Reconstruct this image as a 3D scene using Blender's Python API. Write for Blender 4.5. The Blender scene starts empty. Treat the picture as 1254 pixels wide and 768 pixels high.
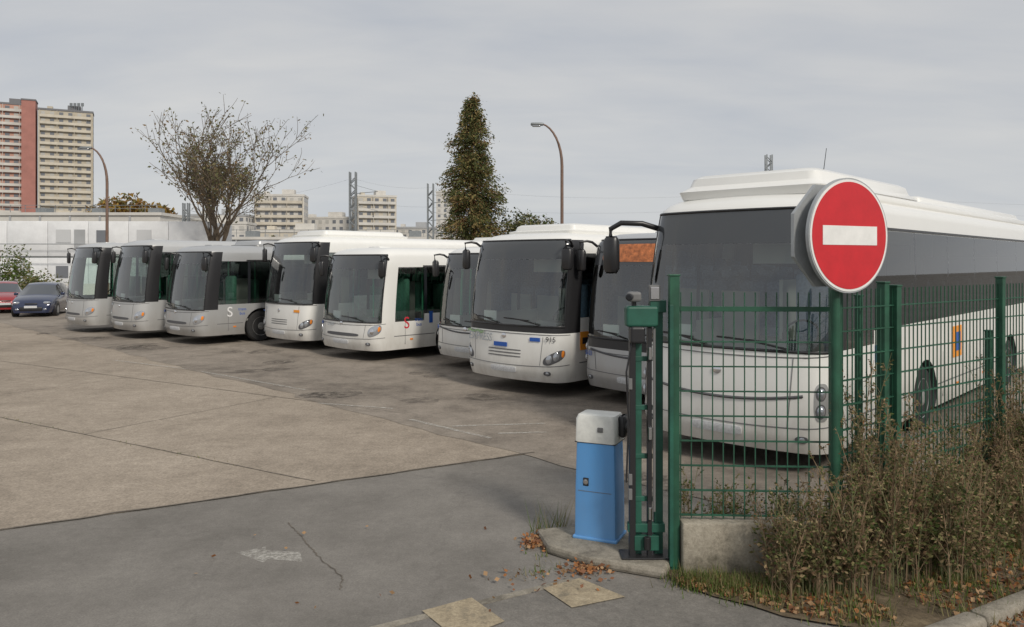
import bpy, bmesh, math, random
from mathutils import Vector, Matrix
R=random.Random(7)
sc=bpy.context.scene
rad=math.radians

# ------------------------------------------------------------------ materials
def newmat(n):
    m=bpy.data.materials.new(n); m.use_nodes=True
    nt=m.node_tree; b=nt.nodes['Principled BSDF']; return m,nt,b
def simple(n,c,rough=.6,metal=0,noise=0.0,nscale=6,coat=0,bump=0,spec=.5):
    m,nt,b=newmat(n)
    b.inputs['Base Color'].default_value=(*c,1); b.inputs['Roughness'].default_value=rough
    b.inputs['Metallic'].default_value=metal; b.inputs['Coat Weight'].default_value=coat
    b.inputs['Specular IOR Level'].default_value=spec
    if noise>0 or bump>0:
        tc=nt.nodes.new('ShaderNodeTexCoord'); no=nt.nodes.new('ShaderNodeTexNoise')
        no.inputs['Scale'].default_value=nscale; no.inputs['Detail'].default_value=6; no.inputs['Roughness'].default_value=.65
        nt.links.new(tc.outputs['Object'],no.inputs['Vector'])
        rp=nt.nodes.new('ShaderNodeValToRGB')
        rp.color_ramp.elements[0].position=.3; rp.color_ramp.elements[1].position=.7
        rp.color_ramp.elements[0].color=(*[x*(1-noise) for x in c],1)
        rp.color_ramp.elements[1].color=(*[min(1,x*(1+noise*.6)) for x in c],1)
        nt.links.new(no.outputs['Fac'],rp.inputs['Fac']); nt.links.new(rp.outputs['Color'],b.inputs['Base Color'])
        if bump>0:
            bp=nt.nodes.new('ShaderNodeBump'); bp.inputs['Strength'].default_value=bump; bp.inputs['Distance'].default_value=.02
            nt.links.new(no.outputs['Fac'],bp.inputs['Height']); nt.links.new(bp.outputs['Normal'],b.inputs['Normal'])
    return m
def paint(n,c,metal=0,rough=.28,grime=.85):
    m,nt,b=newmat(n)
    tc=nt.nodes.new('ShaderNodeTexCoord'); sep=nt.nodes.new('ShaderNodeSeparateXYZ')
    nt.links.new(tc.outputs['Object'],sep.inputs[0])
    mr=nt.nodes.new('ShaderNodeMapRange'); mr.inputs['From Min'].default_value=.25; mr.inputs['From Max'].default_value=1.1
    mr.inputs['To Min'].default_value=grime; mr.inputs['To Max'].default_value=.12
    nt.links.new(sep.outputs['Z'],mr.inputs['Value'])
    no=nt.nodes.new('ShaderNodeTexNoise'); no.inputs['Scale'].default_value=3.5; no.inputs['Detail'].default_value=8; no.inputs['Roughness'].default_value=.7
    mp=nt.nodes.new('ShaderNodeMapping'); mp.inputs['Scale'].default_value=(1,1,.35)
    nt.links.new(tc.outputs['Object'],mp.inputs[0]); nt.links.new(mp.outputs[0],no.inputs['Vector'])
    mu=nt.nodes.new('ShaderNodeMath'); mu.operation='MULTIPLY'
    nt.links.new(mr.outputs[0],mu.inputs[0]); nt.links.new(no.outputs['Fac'],mu.inputs[1])
    mx=nt.nodes.new('ShaderNodeMix'); mx.data_type='RGBA'
    mx.inputs['A'].default_value=(*c,1); mx.inputs['B'].default_value=(.26,.22,.17,1)
    nt.links.new(mu.outputs[0],mx.inputs['Factor']); nt.links.new(mx.outputs['Result'],b.inputs['Base Color'])
    b.inputs['Roughness'].default_value=rough; b.inputs['Metallic'].default_value=metal
    b.inputs['Coat Weight'].default_value=.3; b.inputs['Coat Roughness'].default_value=.1
    return m
def glassmat(n,tint,refl=.9,rough=.02,ior=1.5,extra=0.0):
    m=bpy.data.materials.new(n); m.use_nodes=True; nt=m.node_tree
    for x in list(nt.nodes): nt.nodes.remove(x)
    o=nt.nodes.new('ShaderNodeOutputMaterial'); mx=nt.nodes.new('ShaderNodeMixShader')
    t=nt.nodes.new('ShaderNodeBsdfTransparent'); t.inputs['Color'].default_value=(*tint,1)
    g=nt.nodes.new('ShaderNodeBsdfGlossy'); g.inputs['Color'].default_value=(refl,refl,refl,1); g.inputs['Roughness'].default_value=rough
    fr=nt.nodes.new('ShaderNodeFresnel'); fr.inputs['IOR'].default_value=ior
    ad=nt.nodes.new('ShaderNodeMath'); ad.operation='ADD'; ad.inputs[1].default_value=extra
    nt.links.new(fr.outputs[0],ad.inputs[0]); nt.links.new(ad.outputs[0],mx.inputs[0])
    nt.links.new(t.outputs[0],mx.inputs[1]); nt.links.new(g.outputs[0],mx.inputs[2])
    nt.links.new(mx.outputs[0],o.inputs[0]); return m
def groundmat(n,base,dark,light,stain_scale=.25,speck=.35,rough=.9,speck_scale=55,crack=0):
    m,nt,b=newmat(n); N=nt.nodes; K=nt.links
    tc=N.new('ShaderNodeTexCoord')
    def noise(s,d=6,r=.6):
        x=N.new('ShaderNodeTexNoise'); x.inputs['Scale'].default_value=s; x.inputs['Detail'].default_value=d; x.inputs['Roughness'].default_value=r
        K.new(tc.outputs['Object'],x.inputs['Vector']); return x
    n1=noise(stain_scale,8,.62); n2=noise(stain_scale*6,6,.7); n3=noise(speck_scale,4,.85); n4=noise(speck_scale*.22,4,.8)
    rp=N.new('ShaderNodeValToRGB'); e=rp.color_ramp.elements
    e[0].position=.38; e[0].color=(*dark,1); e[1].position=.62; e[1].color=(*light,1)
    mid=e.new(.5); mid.color=(*base,1)
    ad=N.new('ShaderNodeMath'); ad.operation='MULTIPLY_ADD'; ad.inputs[1].default_value=.45
    K.new(n2.outputs['Fac'],ad.inputs[0])
    m2=N.new('ShaderNodeMath'); m2.operation='MULTIPLY'; m2.inputs[1].default_value=.55; K.new(n1.outputs['Fac'],m2.inputs[0])
    K.new(m2.outputs[0],ad.inputs[2]); K.new(ad.outputs[0],rp.inputs['Fac'])
    def rng(src,a):
        mr=N.new('ShaderNodeMapRange'); mr.inputs['From Min'].default_value=.3; mr.inputs['From Max'].default_value=.7
        mr.inputs['To Min'].default_value=1-a; mr.inputs['To Max'].default_value=1+a; K.new(src.outputs['Fac'],mr.inputs['Value']); return mr
    mm=N.new('ShaderNodeMath'); mm.operation='MULTIPLY'; K.new(rng(n3,speck).outputs[0],mm.inputs[0]); K.new(rng(n4,speck*.45).outputs[0],mm.inputs[1])
    vm=N.new('ShaderNodeVectorMath'); vm.operation='SCALE'; K.new(rp.outputs['Color'],vm.inputs[0]); K.new(mm.outputs[0],vm.inputs['Scale'])
    last=vm.outputs[0]
    if crack>0:
        vo=N.new('ShaderNodeTexVoronoi'); vo.feature='DISTANCE_TO_EDGE'; vo.inputs['Scale'].default_value=.33
        wn=noise(1.3,5,.7); wa=N.new('ShaderNodeVectorMath'); wa.operation='MULTIPLY_ADD'; wa.inputs[1].default_value=(.9,.9,0)
        K.new(wn.outputs['Color'],wa.inputs[0]); K.new(tc.outputs['Object'],wa.inputs[2]); K.new(wa.outputs[0],vo.inputs['Vector'])
        lt=N.new('ShaderNodeMapRange'); lt.inputs['From Min'].default_value=.002; lt.inputs['From Max'].default_value=.007
        lt.inputs['To Min'].default_value=1-crack; lt.inputs['To Max'].default_value=1
        K.new(vo.outputs['Distance'],lt.inputs['Value'])
        v2=N.new('ShaderNodeVectorMath'); v2.operation='SCALE'; K.new(last,v2.inputs[0]); K.new(lt.outputs[0],v2.inputs['Scale']); last=v2.outputs[0]
    K.new(last,b.inputs['Base Color']); b.inputs['Roughness'].default_value=rough; b.inputs['Specular IOR Level'].default_value=.25
    bp=N.new('ShaderNodeBump'); bp.inputs['Strength'].default_value=.4; bp.inputs['Distance'].default_value=.01
    K.new(n3.outputs['Fac'],bp.inputs['Height']); K.new(bp.outputs['Normal'],b.inputs['Normal'])
    return m
def leafmat(n,c,tr=.25):
    m,nt,b=newmat(n); b.inputs['Base Color'].default_value=(*c,1); b.inputs['Roughness'].default_value=.75
    b.inputs['Specular IOR Level'].default_value=.2
    t=nt.nodes.new('ShaderNodeBsdfTranslucent'); t.inputs['Color'].default_value=(*c,1)
    mx=nt.nodes.new('ShaderNodeMixShader'); mx.inputs[0].default_value=tr
    o=nt.nodes['Material Output']; nt.links.new(b.outputs[0],mx.inputs[1]); nt.links.new(t.outputs[0],mx.inputs[2]); nt.links.new(mx.outputs[0],o.inputs[0])
    return m

WHITE=paint('white_paint',(.84,.84,.81)); SILVER=paint('silver_paint',(.50,.515,.53),.35,.34)
SILVER2=paint('light_silver_paint',(.56,.57,.57),.3,.34); SILVER3=paint('grey_metallic_paint',(.47,.48,.485),.35,.34)
BLACK=simple('black_trim',(.022,.022,.024),.35); BLKGL=simple('black_glass',(.02,.022,.026),.06,0)
HDR=simple('windscreen_header',(.055,.06,.065),.07,0,coat=.6)
RUB=simple('rubber',(.03,.03,.03),.85,0,.3,20); RIM=simple('wheel_rim',(.36,.36,.35),.5,.4,.4,12)
GLASS=glassmat('windscreen_glass',(.86,.96,.91),.95,.02,1.6,.09); SGLASS=glassmat('side_glass_tinted',(.42,.45,.44),.95,.02,1.6,.04)
DARK=simple('interior_dark',(.10,.10,.105),.8); SEAT=simple('seat_fabric',(.14,.19,.28),.9,0,.4,25); SEATG=simple('seat_fabric_green',(.12,.30,.22),.9,0,.4,25)
INFL=simple('interior_floor',(.32,.32,.30),.8); RAIL=simple('handrail',(.14,.66,.38),.4); DASH=simple('dashboard',(.17,.175,.18),.6)
LAMP=simple('lamp_lens',(.42,.44,.47),.06,.5,coat=1); CHROME=simple('chrome',(.7,.7,.72),.15,1); AMBER=simple('amber_lens',(.8,.25,.03),.2)
PLATE=simple('number_plate',(.62,.63,.64),.5,0,.25,30); BLUE=simple('blue_sticker',(.02,.10,.42),.4); ORANGE=simple('orange_sticker',(.85,.32,.03),.5)
REDS=simple('red_sticker',(.6,.03,.05),.5); ORGLED=simple('amber_display',(.60,.20,.07),.4,0,.6,14); GREYT=simple('grey_line',(.16,.16,.16),.6)
WHT=simple('white_sheet',(.78,.78,.78),.5)

# ------------------------------------------------------------------ mesh builder
class MB:
    def __init__(s): s.v=[];s.f=[];s.m=[];s.mats=[]
    def mi(s,mat):
        if mat not in s.mats: s.mats.append(mat)
        return s.mats.index(mat)
    def add(s,vs,fs,mat,M=None):
        o=len(s.v); i=s.mi(mat)
        s.v+= [tuple(M@Vector(p)) if M is not None else tuple(p) for p in vs]
        for f in fs: s.f.append([o+k for k in f]); s.m.append(i)
    def box(s,c,d,mat,rz=0,M=None):
        x,y,z=[k/2 for k in d]; vs=[]
        for sz in(-z,z):
            for sx,sy in((-x,-y),(x,-y),(x,y),(-x,y)): vs.append((sx,sy,sz))
        T=Matrix.Translation(c)@Matrix.Rotation(rz,4,'Z')
        if M is not None: T=M@T
        s.add(vs,[(3,2,1,0),(4,5,6,7),(0,1,5,4),(1,2,6,5),(2,3,7,6),(3,0,4,7)],mat,T)
    def loft(s,loops,mat,cap=True,M=None):
        n=len(loops[0]); vs=[p for l in loops for p in l]; fs=[]
        for k in range(len(loops)-1):
            for i in range(n):
                j=(i+1)%n; fs.append((k*n+i,k*n+j,(k+1)*n+j,(k+1)*n+i))
        if cap: fs.append(tuple(range(n))[::-1]); fs.append(tuple((len(loops)-1)*n+i for i in range(n)))
        s.add(vs,fs,mat,M)
    def rbox(s,c,d,r,mat,M=None,taper=1.0,rz=0):
        hx,hy,hz=[k/2 for k in d]; r=min(r,hx*.9,hy*.9,hz*.9)
        def loop(z,ins,sc):
            pts=[]
            for cx,cy,a0 in((1,1,0),(-1,1,90),(-1,-1,180),(1,-1,270)):
                for a in(0,30,60,90):
                    pts.append(((cx*(hx-r-ins)+r*math.cos(rad(a0+a)))*sc,(cy*(hy-r-ins)+r*math.sin(rad(a0+a)))*sc,z))
            return pts
        L=[loop(-hz,r*.8,1),loop(-hz+r*.3,r*.25,1),loop(-hz+r,0,1),loop(hz-r,0,taper),loop(hz-r*.3,r*.25,taper),loop(hz,r*.8,taper)]
        T=Matrix.Translation(c)@Matrix.Rotation(rz,4,'Z')
        if M is not None: T=M@T
        s.loft(L,mat,True,T)
    def tube(s,pts,r0,r1,mat,n=8,cap=True,M=None):
        pts=[Vector(p) for p in pts]; loops=[]; L=len(pts)
        for i,p in enumerate(pts):
            d=(pts[min(i+1,L-1)]-pts[max(i-1,0)]); 
            if d.length<1e-9: d=Vector((0,0,1))
            d.normalize(); up=Vector((0,0,1)) if abs(d.z)<.95 else Vector((0,1,0))
            a=d.cross(up).normalized(); b=a.cross(d); r=r0+(r1-r0)*i/max(1,L-1)
            loops.append([tuple(p+a*r*math.cos(2*math.pi*k/n)+b*r*math.sin(2*math.pi*k/n)) for k in range(n)])
        s.loft(loops,mat,cap,M)
    def lathe(s,prof,mat,n=28,M=None):
        loops=[[(x,r*math.cos(2*math.pi*k/n),r*math.sin(2*math.pi*k/n)) for k in range(n)] for r,x in prof]
        s.loft(loops,mat,True,M)
    def prism(s,poly,z0,z1,mat):
        s.loft([[(x,y,z0) for x,y in poly],[(x,y,z1) for x,y in poly]],mat)
    def quad(s,a,b,c,d,mat): s.add([a,b,c,d],[(0,1,2,3)],mat)
    def obj(s,name,parent=None,ang=35,recalc=True,loc=None,bevel=0):
        me=bpy.data.meshes.new(name); me.from_pydata(s.v,[],s.f)
        for m in s.mats: me.materials.append(m)
        me.polygons.foreach_set('material_index',s.m)
        if recalc:
            bm=bmesh.new(); bm.from_mesh(me); bmesh.ops.recalc_face_normals(bm,faces=bm.faces); bm.to_mesh(me); bm.free()
        if ang:
            me.polygons.foreach_set('use_smooth',[True]*len(me.polygons)); me.set_sharp_from_angle(angle=rad(ang))
        me.update()
        ob=bpy.data.objects.new(name,me); sc.collection.objects.link(ob)
        if parent: ob.parent=parent
        if loc: ob.location=loc
        if bevel:
            b=ob.modifiers.new('bevel','BEVEL'); b.width=bevel; b.segments=2; b.limit_method='ANGLE'
        return ob
def empty(name,loc=(0,0,0),rz=0):
    e=bpy.data.objects.new(name,None); e.empty_display_size=.5; sc.collection.objects.link(e); e.location=loc; e.rotation_euler=(0,0,rz); return e
def text(name,body,size,loc,rot,mat,parent,shear=0):
    c=bpy.data.curves.new(name,'FONT'); c.body=body; c.size=size; c.shear=shear; c.extrude=.002; c.align_x='CENTER'; c.materials.append(mat)
    o=bpy.data.objects.new(name,c); sc.collection.objects.link(o); o.parent=parent; o.location=loc; o.rotation_euler=rot; return o

# ------------------------------------------------------------------ bus
ROW=Vector((.725,-.688)); DEP=Vector((.688,.725)); ROWANG=math.atan2(-.688,.725)
def make_bus(name,a,b,H=3.1,L=12,W=2.5,zw0=1.15,zw1=2.8,zs0=1.25,zs1=2.6,body=WHITE,wheel=2.7,zb=None,disp=.36,
             ac=(2.2,2.6,.22),mirror='ear',seat=SEAT,rake=.28,pillar_mat=None,rr=.24,light=0,rails=True,led=None,wl=1.45,acw=1.75,dip=.0):
    hw=W/2; zb=zb or zw0; pm=pillar_mat or BLACK
    root=empty(name)
    cx=ROW.x*(a-hw)+DEP.x*b; cy=ROW.y*(a-hw)+DEP.y*b
    def plan(s_):
        g=1 if s_>=0 else -1; q=abs(s_)
        if q<.6: x=q/.6*.78*hw; y=.12*(q/.6)**2
        else:
            t=(q-.6)/.4; x=(1-t)**2*.78*hw+2*t*(1-t)*.99*hw+t*t*hw; y=(1-t)**2*.12+2*t*(1-t)*.185+t*t*.55
        return g*x,y
    def insets(z):
        w=0;f=0
        if z<.5: w+=.02*(.5-z)/.22; f+=.07*((.5-z)/.22)**1.5
        if z>1.2: w+=.05*((z-1.2)/(H-1.2))**2
        if z>.5: f+=.045*min(1,(z-.5)/(zw0-.5))
        if z>zw0:
            t=min(1,(z-zw0)/(zw1-zw0)); f+=rake*t**1.5
            if z>zw1: f+=(z-zw1)*.4
        if z>H-rr:
            sn=min(1,(z-(H-rr))/rr); cs=math.sqrt(max(0,1-sn*sn)); w+=.42*(1-cs); f+=.42*(1-cs)
        return w,f
    def P(x,y,z):
        w,f=insets(z); X=x*(1-w/hw); Y=y+f*max(0,1-y/1.9)
        if y>L-.4: Y-=w
        return (X,Y,z)
    def surf(s_,z,off=0):
        x,y=plan(s_); p=Vector(P(x,y,z)); x1,y1=plan(min(1,s_+.01)); x0,y0=plan(max(-1,s_-.01))
        t=Vector(P(x1,y1,z))-Vector(P(x0,y0,z)); n=Vector((t.y,-t.x,0)).normalized()
        return p+n*off
    ed=[.55,.75,1.72,1.82]; tg=['apil','dwin','pil']
    y=1.82
    while y+wl<L-.75:
        ed+= [y+wl,y+wl+.07]; tg+=['win','pil']; y+=wl+.07
    ed.append(L-.4); tg.append('panel')
    cols=[];tags=[]
    for i in range(len(ed)-1,0,-1): cols.append((hw,ed[i])); tags.append(tg[i-1])
    ss=[1,.93,.86,.78,.7,.6,.45,.3,.15,0]; ss=ss+[-q for q in ss[-2::-1]]
    for i,q in enumerate(ss):
        cols.append(plan(q))
        if i<len(ss)-1: tags.append('apil' if max(abs(q),abs(ss[i+1]))>.87 else 'front')
    for i in range(1,len(ed)): cols.append((-hw,ed[i])); tags.append(tg[i-1])
    cols+= [(-hw+.04,L-.15),(-hw+.25,L),(hw-.25,L),(hw-.04,L-.15)]
    tags+= ['rear']*5
    zl=sorted(set([.28,.36,.44,.5,.7,zb,zw0,zs0,zs1,zw1-disp,zw1,H-rr]+[zw0+(zw1-disp-zw0)*k/5 for k in range(1,5)]+[H-rr+rr*math.sin(rad(t)) for t in(18,36,54,72,90)]))
    zz=[zl[0]]
    for z in zl[1:]:
        if z-zz[-1]>.008: zz.append(z)
    n=len(cols); mb=MB()
    for m in(body,BLACK,GLASS,SGLASS,BLKGL,DARK,pm,HDR): mb.mi(m)
    mb.v=[P(x,y,z) for z in zz for x,y in cols]
    for k in range(len(zz)-1):
        zm=(zz[k]+zz[k+1])/2
        for i in range(n):
            j=(i+1)%n; t=tags[i]; mt=body
            if t=='front':
                if zb<zm<zw0: mt=BLACK
                elif zw0<zm<zw1-disp: mt=GLASS
                elif zw1-disp<zm<zw1: mt=HDR
            elif t=='apil':
                if zw0<zm<zw1: mt=pm
                elif zb<zm<zw0: mt=BLACK
            elif t in('dwin','win'):
                lo=zs0 if t=='win' else min(zs0,zw0+.08)
                if lo<zm<zs1: mt=SGLASS if t=='win' else GLASS
            elif t=='pil' and zs0<zm<zs1: mt=BLKGL
            elif t=='rear' and i==n-3 and 1.5<zm<zw1: mt=BLKGL
            mb.f.append([k*n+i,k*n+j,(k+1)*n+j,(k+1)*n+i]); mb.m.append(mb.mi(mt))
    mb.f.append(list(range(n))); mb.m.append(mb.mi(DARK))
    mb.f.append([(len(zz)-1)*n+i for i in range(n)]); mb.m.append(mb.mi(body))
    ob=mb.obj('body',None,None)
    cb=MB()
    for m in mb.mats: cb.mi(m)
    wy=[wheel,L-3.3]
    for w in wy:
        for g in(1,-1): cb.lathe([(.58,-.3),(.58,.3)],DARK,28,Matrix.Translation((g*(hw-.12),w,.47)))
    co=cb.obj('cut',None,None)
    md=ob.modifiers.new('b','BOOLEAN'); md.object=co; md.solver='EXACT'; md.operation='DIFFERENCE'
    dg=bpy.context.evaluated_depsgraph_get(); me=bpy.data.meshes.new_from_object(ob.evaluated_get(dg))
    ob.modifiers.clear(); ob.data=me; bpy.data.objects.remove(co)
    me.polygons.foreach_set('use_smooth',[True]*len(me.polygons)); me.set_sharp_from_angle(angle=rad(38))
    ob.parent=root
    wb=MB()
    for w in wy:
        for g in(1,-1):
            T=Matrix.Translation((g*(hw-.17),w,.48))@(Matrix.Rotation(math.pi,4,'Z') if g<0 else Matrix())
            wb.lathe([(.30,-.13),(.44,-.13),(.475,-.09),(.48,0),(.475,.09),(.44,.13),(.30,.13)],RUB,32,T)
            wb.lathe([(.30,.10),(.29,.135),(.26,.12),(.23,.04),(.15,.05),(.13,.12),(.09,.14),(.03,.145)],RIM,24,T)
            for q in range(10):
                an=q*math.pi/5; wb.lathe([(.014,.05),(.014,.085)],CHROME,6,T@Matrix.Translation((0,.19*math.cos(an),.19*math.sin(an))))
    wb.obj('wheels',root)
    ib=MB(); fz=.75 if zs0<1.5 else 1.05
    ib.box((0,L/2+.2,fz-.05),(W-.2,L-.9,.06),INFL)
    ib.box((0,.75,(fz+zw0)/2-.05),(W-.5,.45,zw0-fz-.1),DASH); ib.rbox((.6,.78,zw0-.02),(.7,.4,.16),.05,DASH)
    st=[]
    for q in range(17): an=q/16*2*math.pi; st.append((.62+.23*math.cos(an),1.03+.1*math.sin(an),zw0+.12+.18*math.sin(an)))
    ib.tube(st,.016,.016,BLACK,6)
    ib.rbox((.62,1.5,fz+.75),(.5,.16,1.1),.06,seat); ib.box((.15,1.9,fz+.6),(.05,.8,1.2),INFL)
    ib.box((-.85,2.3,fz+.5),(.6,.05,1.0),RAIL if rails else INFL)
    yy=2.9
    while yy<L-.9:
        for xx in(-.95,-.5,.5,.95):
            if xx<0 and 5.5<yy<6.8: continue
            ib.rbox((xx,yy,fz+.72),(.42,.12,.85),.05,seat); ib.box((xx,yy-.22,fz+.38),(.42,.4,.1),seat)
        yy+=.82
    ib.box((0,L-.35,1.6),(W-.25,.06,2.0),DARK)
    ib.box((0,L/2,H-.14),(W-.6,L-1.6,.04),INFL)
    if rails:
        for q,(xx,y2) in enumerate([(-.35,1.9),(.25,2.5),(-.35,3.6),(.35,4.8),(-.9,1.7)]): ib.tube([(xx,y2,fz),(xx,y2,H-.2)],.022,.022,RAIL,6)
    ib.box((.5,.55+rake,zw1-disp-.12),(.9,.02,.26),INFL); ib.box((-.75,.42,zw0+.12),(.35,.02,.2),WHT)
    ib.obj('interior',root)
    db=MB()
    def patch(s0,s1,z0,z1,mat,off=.008,dome=0,pw=4,nr=4,na=28,sk=0.0):
        sm,zm=(s0+s1)/2,(z0+z1)/2; rs,rz=(s1-s0)/2,(z1-z0)/2; gs=1 if sm>=0 else -1
        def pt(u,v,o): return tuple(surf(sm+rs*u,zm+rz*v+sk*gs*u*rs,o))
        vs=[pt(0,0,off+dome)]; fs=[]
        for r in range(1,nr+1):
            q=r/nr
            for k in range(na):
                an=2*math.pi*k/na; c,s2=math.cos(an),math.sin(an)
                m_=(abs(c)**pw+abs(s2)**pw)**(-1/pw)
                vs.append(pt(q*m_*c,q*m_*s2,off+dome*(1-q*q)))
        for k in range(na): fs.append((0,1+k,1+(k+1)%na))
        for r in range(nr-1):
            for k in range(na):
                a_=1+r*na+k;b_=1+r*na+(k+1)%na; fs.append((a_,b_,b_+na,a_+na))
        o=1+(nr-1)*na
        for k in range(na):
            an=2*math.pi*k/na; c,s2=math.cos(an),math.sin(an); m_=(abs(c)**pw+abs(s2)**pw)**(-1/pw)
            vs.append(pt(m_*c,m_*s2,-.01))
        for k in range(na): fs.append((o+k,o+(k+1)%na,o+na+(k+1)%na,o+na+k))
        db.add(vs,fs,mat)
    for g in(1,-1):
        if light==0:
            patch(g*.72-.16,g*.72+.16,.64,.84,DARK,.006,.008,2.6,sk=.5)
            patch(g*.64-.045,g*.64+.045,.63,.79,LAMP,.012,.02,2,sk=.3); patch(g*.745-.045,g*.745+.045,.68,.84,LAMP,.012,.02,2,sk=.3)
            patch(g*.845-.022,g*.845+.022,.75,.87,AMBER,.01,.01,3,sk=.3)
        elif light==1:
            patch(g*.74-.14,g*.74+.14,.65,.91,LAMP,.006,.02,2.4,sk=.4); patch(g*.70-.045,g*.70+.045,.69,.84,CHROME,.02,.012,2); patch(g*.83-.03,g*.83+.03,.76,.88,AMBER,.018,.008,2,sk=.4)
        else:
            patch(g*.79-.075,g*.79+.075,.66,1.10,SILVER3,.003,.004,3)
            for zc in(.98,.78): patch(g*.78-.05,g*.78+.05,zc-.085,zc+.085,DARK,.009,.0,2); patch(g*.78-.038,g*.78+.038,zc-.065,zc+.065,LAMP,.013,.025,2)
            patch(g*.9-.025,g*.9+.025,.75,.95,AMBER,.006,.01,3)
        patch(g*.62-.05,g*.62+.05,.41,.49,DARK,.006,0,2.5)
        patch(g*.62-.025,g*.62+.025,.42,.48,LAMP,.012,.01,2)
    patch(-.2,.2,.42,.53,PLATE,.012,0,8)
    # curved bumper split and panel joints
    db.tube([tuple(surf(q/20,.56+.05*(q/20)**2,.001)) for q in range(-19,20)],.007,.007,GREYT,4)
    db.tube([tuple(surf(q/20,zb-.03-(.05 if light else .0)*(1-(q/20)**2),.001)) for q in range(-19,20)],.007,.007,GREYT,4)
    for s_ in(-.52,.52):
        db.tube([tuple(surf(s_+(.03 if s_>0 else -.03)*q/6,.59+(zb-.66)*q/6,.001)) for q in range(7)],.005,.005,GREYT,4)
    if light==0:
        for zc in(.84,.78,.72): patch(-.26,.26,zc-.012,zc+.012,GREYT,.004,0,6)
    if light==1: patch(-.42,.42,.62,.70,DARK,.005,0,4)
    if light==2:
        db.tube([tuple(surf(q/20*.62,.86+.09*(q/20)**2,.004)) for q in range(-20,21)],.018,.018,DARK,5)
    patch(-.035,.035,(zw0+.85)/2-.02,(zw0+.85)/2+.07,CHROME,.012,.005,2)
    for zc in(zw0,zw1):
        db.tube([tuple(surf(q/20*.87,zc,.001)) for q in range(-20,21)],.018,.018,BLACK,5)
    for g in(1,-1): db.tube([tuple(surf(g*.865,zw0+(zw1-zw0)*q/8,.001)) for q in range(9)],.016,.016,BLACK,5)
    for s0,s1 in((.5,.02),(-.1,-.5)):
        pts=[tuple(surf(s0+(s1-s0)*q/6,zw0+.03+.10*math.sin(q/6*math.pi*.5),.03)) for q in range(7)]
        db.tube(pts,.012,.009,BLACK,5)
        pts=[tuple(surf(s0+(s1-s0)*(.3+q/8),zw0+.10+.03*q/6,.018)) for q in range(7)]; db.tube(pts,.012,.012,BLACK,5)
    if led: patch(led[0],led[1],zw1-disp+.06,zw1-.08,ORGLED,.004,0,8)
    for g in(1,-1):
        for y0,y1 in((.75,wheel-.62),(wheel+.62,L-3.95),(L-2.65,L-.45)):
            if y1>y0: db.box((g*(hw-.003),(y0+y1)/2,.62),(.012,y1-y0,.02),GREYT)
        for q in(1.1,wheel+.9,wheel+2.4,wheel+3.9,L-4.3,L-2.2,L-1.1):
            db.box((g*(hw-.004),q,.75),(.010,.012,.7),GREYT)
        for q in(1.3,wheel+1.7,wheel+3.4): db.box((g*(hw+.002),q,.52),(.02,.09,.04),AMBER)
        db.box((g*(hw-.012),L/2+.6,zs1+.03),(.02,L-2.2,.03),BLACK)
    if ac:
        y0,ln,h=ac
        db.rbox((0,y0+ln/2,H+h/2-.04),(acw,ln,h+.06),.15,body,None,.92)
        for q in range(5): db.box((-.6+.3*q,y0+ln+.001,H+h*.45),(.2,.012,h*.45),GREYT)
        db.rbox((0,L-2.6,H+.06),(1.5,2.2,.18),.07,body,None,.93)
    db.rbox((0,.95+rake,H+.01),(.5,.35,.06),.02,body)
    if mirror:
        for g in(1,-1):
            p=surf(g*.9,zw1-.12,0); top=p+Vector((0,0,.10))
            ox=.10 if g>0 else .18; fy=-.30
            hp=top+Vector((g*ox,fy,.02)); drop=.40
            pts=[p,p+Vector((g*.05,-.12,.09)),p+Vector((g*.09,-.22,.11)),hp+Vector((0,-.02,-.03)),hp+Vector((0,0,-.16))]
            db.tube(pts,.026,.02,BLACK,8)
            db.rbox(tuple(hp+Vector((0,.02,-.16-drop/2))),(.20,.12,drop),.05,BLACK,None,1,g*.25)
    db.obj('front_fittings',root,40)
    root.location=(cx,cy,0); root.rotation_euler=(0,0,ROWANG)
    return root,surf,hw
FX=(rad(90),0,0); SX=(rad(90),0,rad(90))
b1,s1,_=make_bus('city_bus',-28.9,9.15,H=3.15,zw0=1.2,zw1=2.98,zs0=1.25,zs1=2.75,body=SILVER2,light=1,seat=SEATG,ac=None)
b2,s2,_=make_bus('city_bus',-25.45,9.5,H=3.2,zw0=1.2,zw1=3.0,zs0=1.25,zs1=2.8,body=SILVER2,light=1,seat=SEATG,ac=None)
b3,s3,_=make_bus('city_bus',-22.35,10.0,H=2.98,zw0=1.05,zw1=2.78,zs0=1.2,zs1=2.5,body=SILVER3,light=1,wheel=2.2,seat=SEATG,ac=(2.2,2.6,.2))
b4,s4,_=make_bus('coach',-18.9,11.5,H=3.22,zw0=1.3,zw1=3.04,zs0=1.5,zs1=2.75,body=WHITE,light=0,ac=(.9,3.2,.2),rails=False)
b5,s5,_=make_bus('city_bus',-15.5,11.3,H=2.85,zw0=.98,zw1=2.66,zs0=1.15,zs1=2.35,body=WHITE,light=1,seat=SEATG,ac=None,pillar_mat=WHITE)
b6,s6,_=make_bus('city_bus',-11.75,12.1,H=2.85,zw0=1.0,zw1=2.68,zs0=1.15,zs1=2.4,body=WHITE,light=2,seat=SEATG,ac=None)
b7,s7,_=make_bus('coach',-9.0,10.55,H=3.05,zw0=1.3,zw1=2.9,zs0=1.45,zs1=2.65,body=WHITE,light=0,zb=1.18,ac=(1.0,3.4,.2),rails=False)
b8,s8,_=make_bus('coach',-6.25,10.85,H=3.0,zw0=1.15,zw1=2.88,zs0=1.4,zs1=2.6,body=SILVER,light=2,zb=.98,ac=None,led=(-.55,.3),disp=.45,rails=False)
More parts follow.
